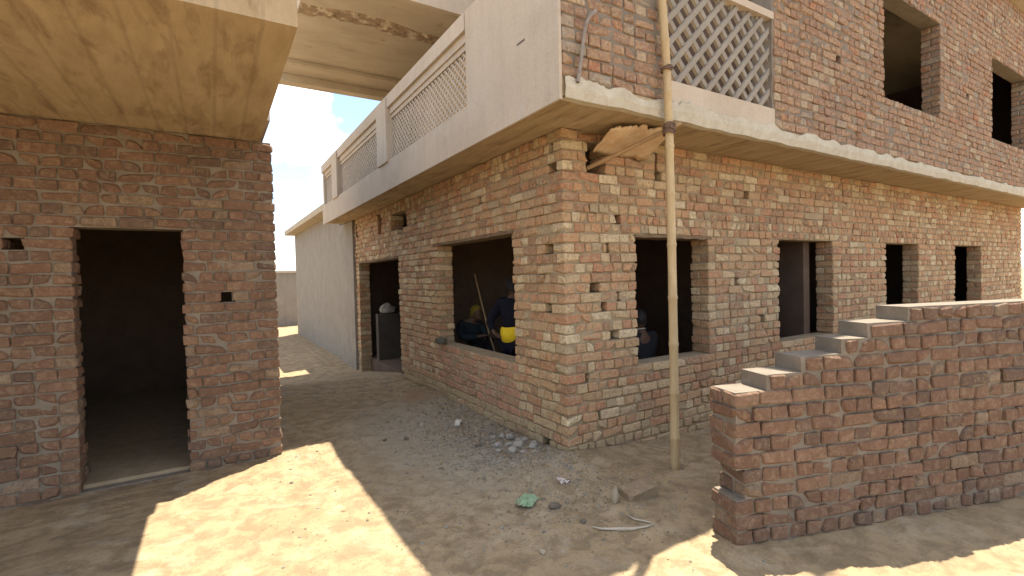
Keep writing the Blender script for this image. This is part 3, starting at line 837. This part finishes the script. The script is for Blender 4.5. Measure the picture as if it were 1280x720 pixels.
b = MB(); b.box(-6.5, -2.3, 1.7, 5.9, -.3, .03); b.build('floor', M['mortar'], nb)
gw = thing('added_low_wall', 'added low half built brick wall with a stepped top, dim fill at the right of the yard', 'wall', (-.1, -1.62, 0))  # added wall, its shaded face covers the sunlit ground
wb = MB(); wm = MB()
ca, sa = math.cos(math.radians(-18)), math.sin(math.radians(-18))
GF = lambda s, d, z: (-.08 + s * ca - d * sa, -1.66 + s * sa + d * ca, z)
tops = [random.choice((0, 0, .12)) for _ in range(40)]
lay(wb, wm, GF, 0, 7, -.09, 16, [], T, 0, pal=DIMMED, start=lambda c: (0.0 if c < 11 else .25 * (c - 10)) + tops[c] * .5)
w_ = wb.build('brick_courses', M['brick_dimmed'], gw); wm.build('mortar', M['mortar_grey'], w_)

fh = thing('plastered_house', 'grey plastered house standing further along the lane', 'house', (1, 11, 0))
b = MB(); b.box(.02, 6, 8.7, 16, -.6, 3.3); b.build('wall', M['grey_plaster'], fh)
b = MB(); b.box(-.3, 6.2, 8.65, 16.2, 3.3, 3.45); b.build('roof', M['roof_conc'], fh)
ew = thing('boundary_wall', 'long plastered wall closing the far end of the lane', 'wall', (-3, 20, 0))
b = MB(); b.box(-14, 4, 19.9, 20.15, -.6, 2.0); b.build('wall_face', M['grey_plaster'], ew)
b = MB(); b.box(-14, 4, 19.85, 20.2, 2.0, 2.1); b.build('coping', M['plaster'], ew)

def tree(x, y, h, seed, label):
    random.seed(seed)
    t = thing('leafy_tree', label, 'tree', (x, y, 0), None)
    b = MB(); b.tube([(x, y, -.3), (x + .1, y, h * .25), (x - .05, y + .1, h * .5), (x, y, h * .72)], [.22, .17, .13, .06], 9)
    cl = []
    for i in range(9):
        a = i * 2.4; e = (x + math.cos(a) * h * R(.16, .3), y + math.sin(a) * h * R(.16, .3), h * R(.55, .95)); cl.append(e)
        b.tube([(x, y, h * R(.35, .55)), ((x + e[0]) / 2, (y + e[1]) / 2, e[2] * .85), e], [.08, .05, .02], 6)
    b.build('trunk', M['bark'], t, True)
    b = MB()
    for c_ in cl + [(x, y, h * .85)]:
        for k in range(520):
            d = Vector((random.gauss(0, 1), random.gauss(0, 1), random.gauss(0, .7))).normalized() * h * .17 * R(.3, 1.05) ** .6
            p = Vector(c_) + d; s_ = R(.06, .12); u = Vector((R(-1, 1), R(-1, 1), R(-.6, .6))).normalized(); v = u.cross(Vector((R(-1, 1), R(-1, 1), 1))).normalized()
            b.add([tuple(p - u * s_), tuple(p + v * s_ * .5), tuple(p + u * s_), tuple(p - v * s_ * .5)], [(0, 1, 2, 3)])
    b.build('crown', M['leaf'], t)
tree(-2.6, 24, 7.0, 3, 'green tree rising behind the far lane wall')

# ------------------------------------------------------------------ light
w = bpy.data.worlds.new('World'); sc.world = w; w.use_nodes = True
n = w.node_tree; n.nodes.clear()
out = n.nodes.new('ShaderNodeOutputWorld'); bg = n.nodes.new('ShaderNodeBackground')
sky = n.nodes.new('ShaderNodeTexSky'); sky.sky_type = 'NISHITA'; sky.sun_disc = False
S = Vector((.29, .205, 1)).normalized()
sky.sun_elevation = math.asin(S.z); sky.sun_rotation = math.atan2(S.x, S.y)
sky.air_density = 1.0; sky.dust_density = .4; sky.ozone_density = 1.0
tc = n.nodes.new('ShaderNodeTexCoord')
f = nz(n, tc.outputs['Generated'], 3.4, 8, .6, .3)
cl = ramp(n, f, [(.46, 0.), (.60, 1.)])
n.links.new(mix(n, cl, sky.outputs[0], (8., 7.8, 7.5)), bg.inputs[0])
bg.inputs[1].default_value = .058
n.links.new(bg.outputs[0], out.inputs[0])
sd = bpy.data.lights.new('sun', 'SUN'); sd.energy = 2.5; sd.angle = math.radians(.53); sd.color = (1, .92, .78)
so = bpy.data.objects.new('sun', sd); COL.objects.link(so); so.rotation_euler = S.to_track_quat('Z', 'Y').to_euler(); so.location = (3, 2, 12)

# ------------------------------------------------------------------ camera
cam = bpy.data.cameras.new('camera'); co_ = bpy.data.objects.new('camera', cam); COL.objects.link(co_)
cam.sensor_width = 36; cam.lens = 36 * 610 / 1280; cam.clip_end = 2000; cam.clip_start = .05
r = Vector((.85155803, -.52369501, -.0243405)); u = Vector((.03286154, .0069826, .99943552)); bk = -Vector((.52322943, .85187721, -.02315551))
mt = Matrix((r, u, bk)).transposed().to_4x4(); mt.translation = Vector((-2.61090046, -3.37003316, 1.60265378))
co_.matrix_world = mt; sc.camera = co_

sc.view_settings.view_transform = 'Standard'; sc.view_settings.look = 'None'; sc.view_settings.gamma = 1; sc.view_settings.use_curve_mapping = False
sc.view_settings.exposure = 2.45
sc.cycles.max_bounces = 8; sc.cycles.diffuse_bounces = 5
sc.cycles.use_denoising = True
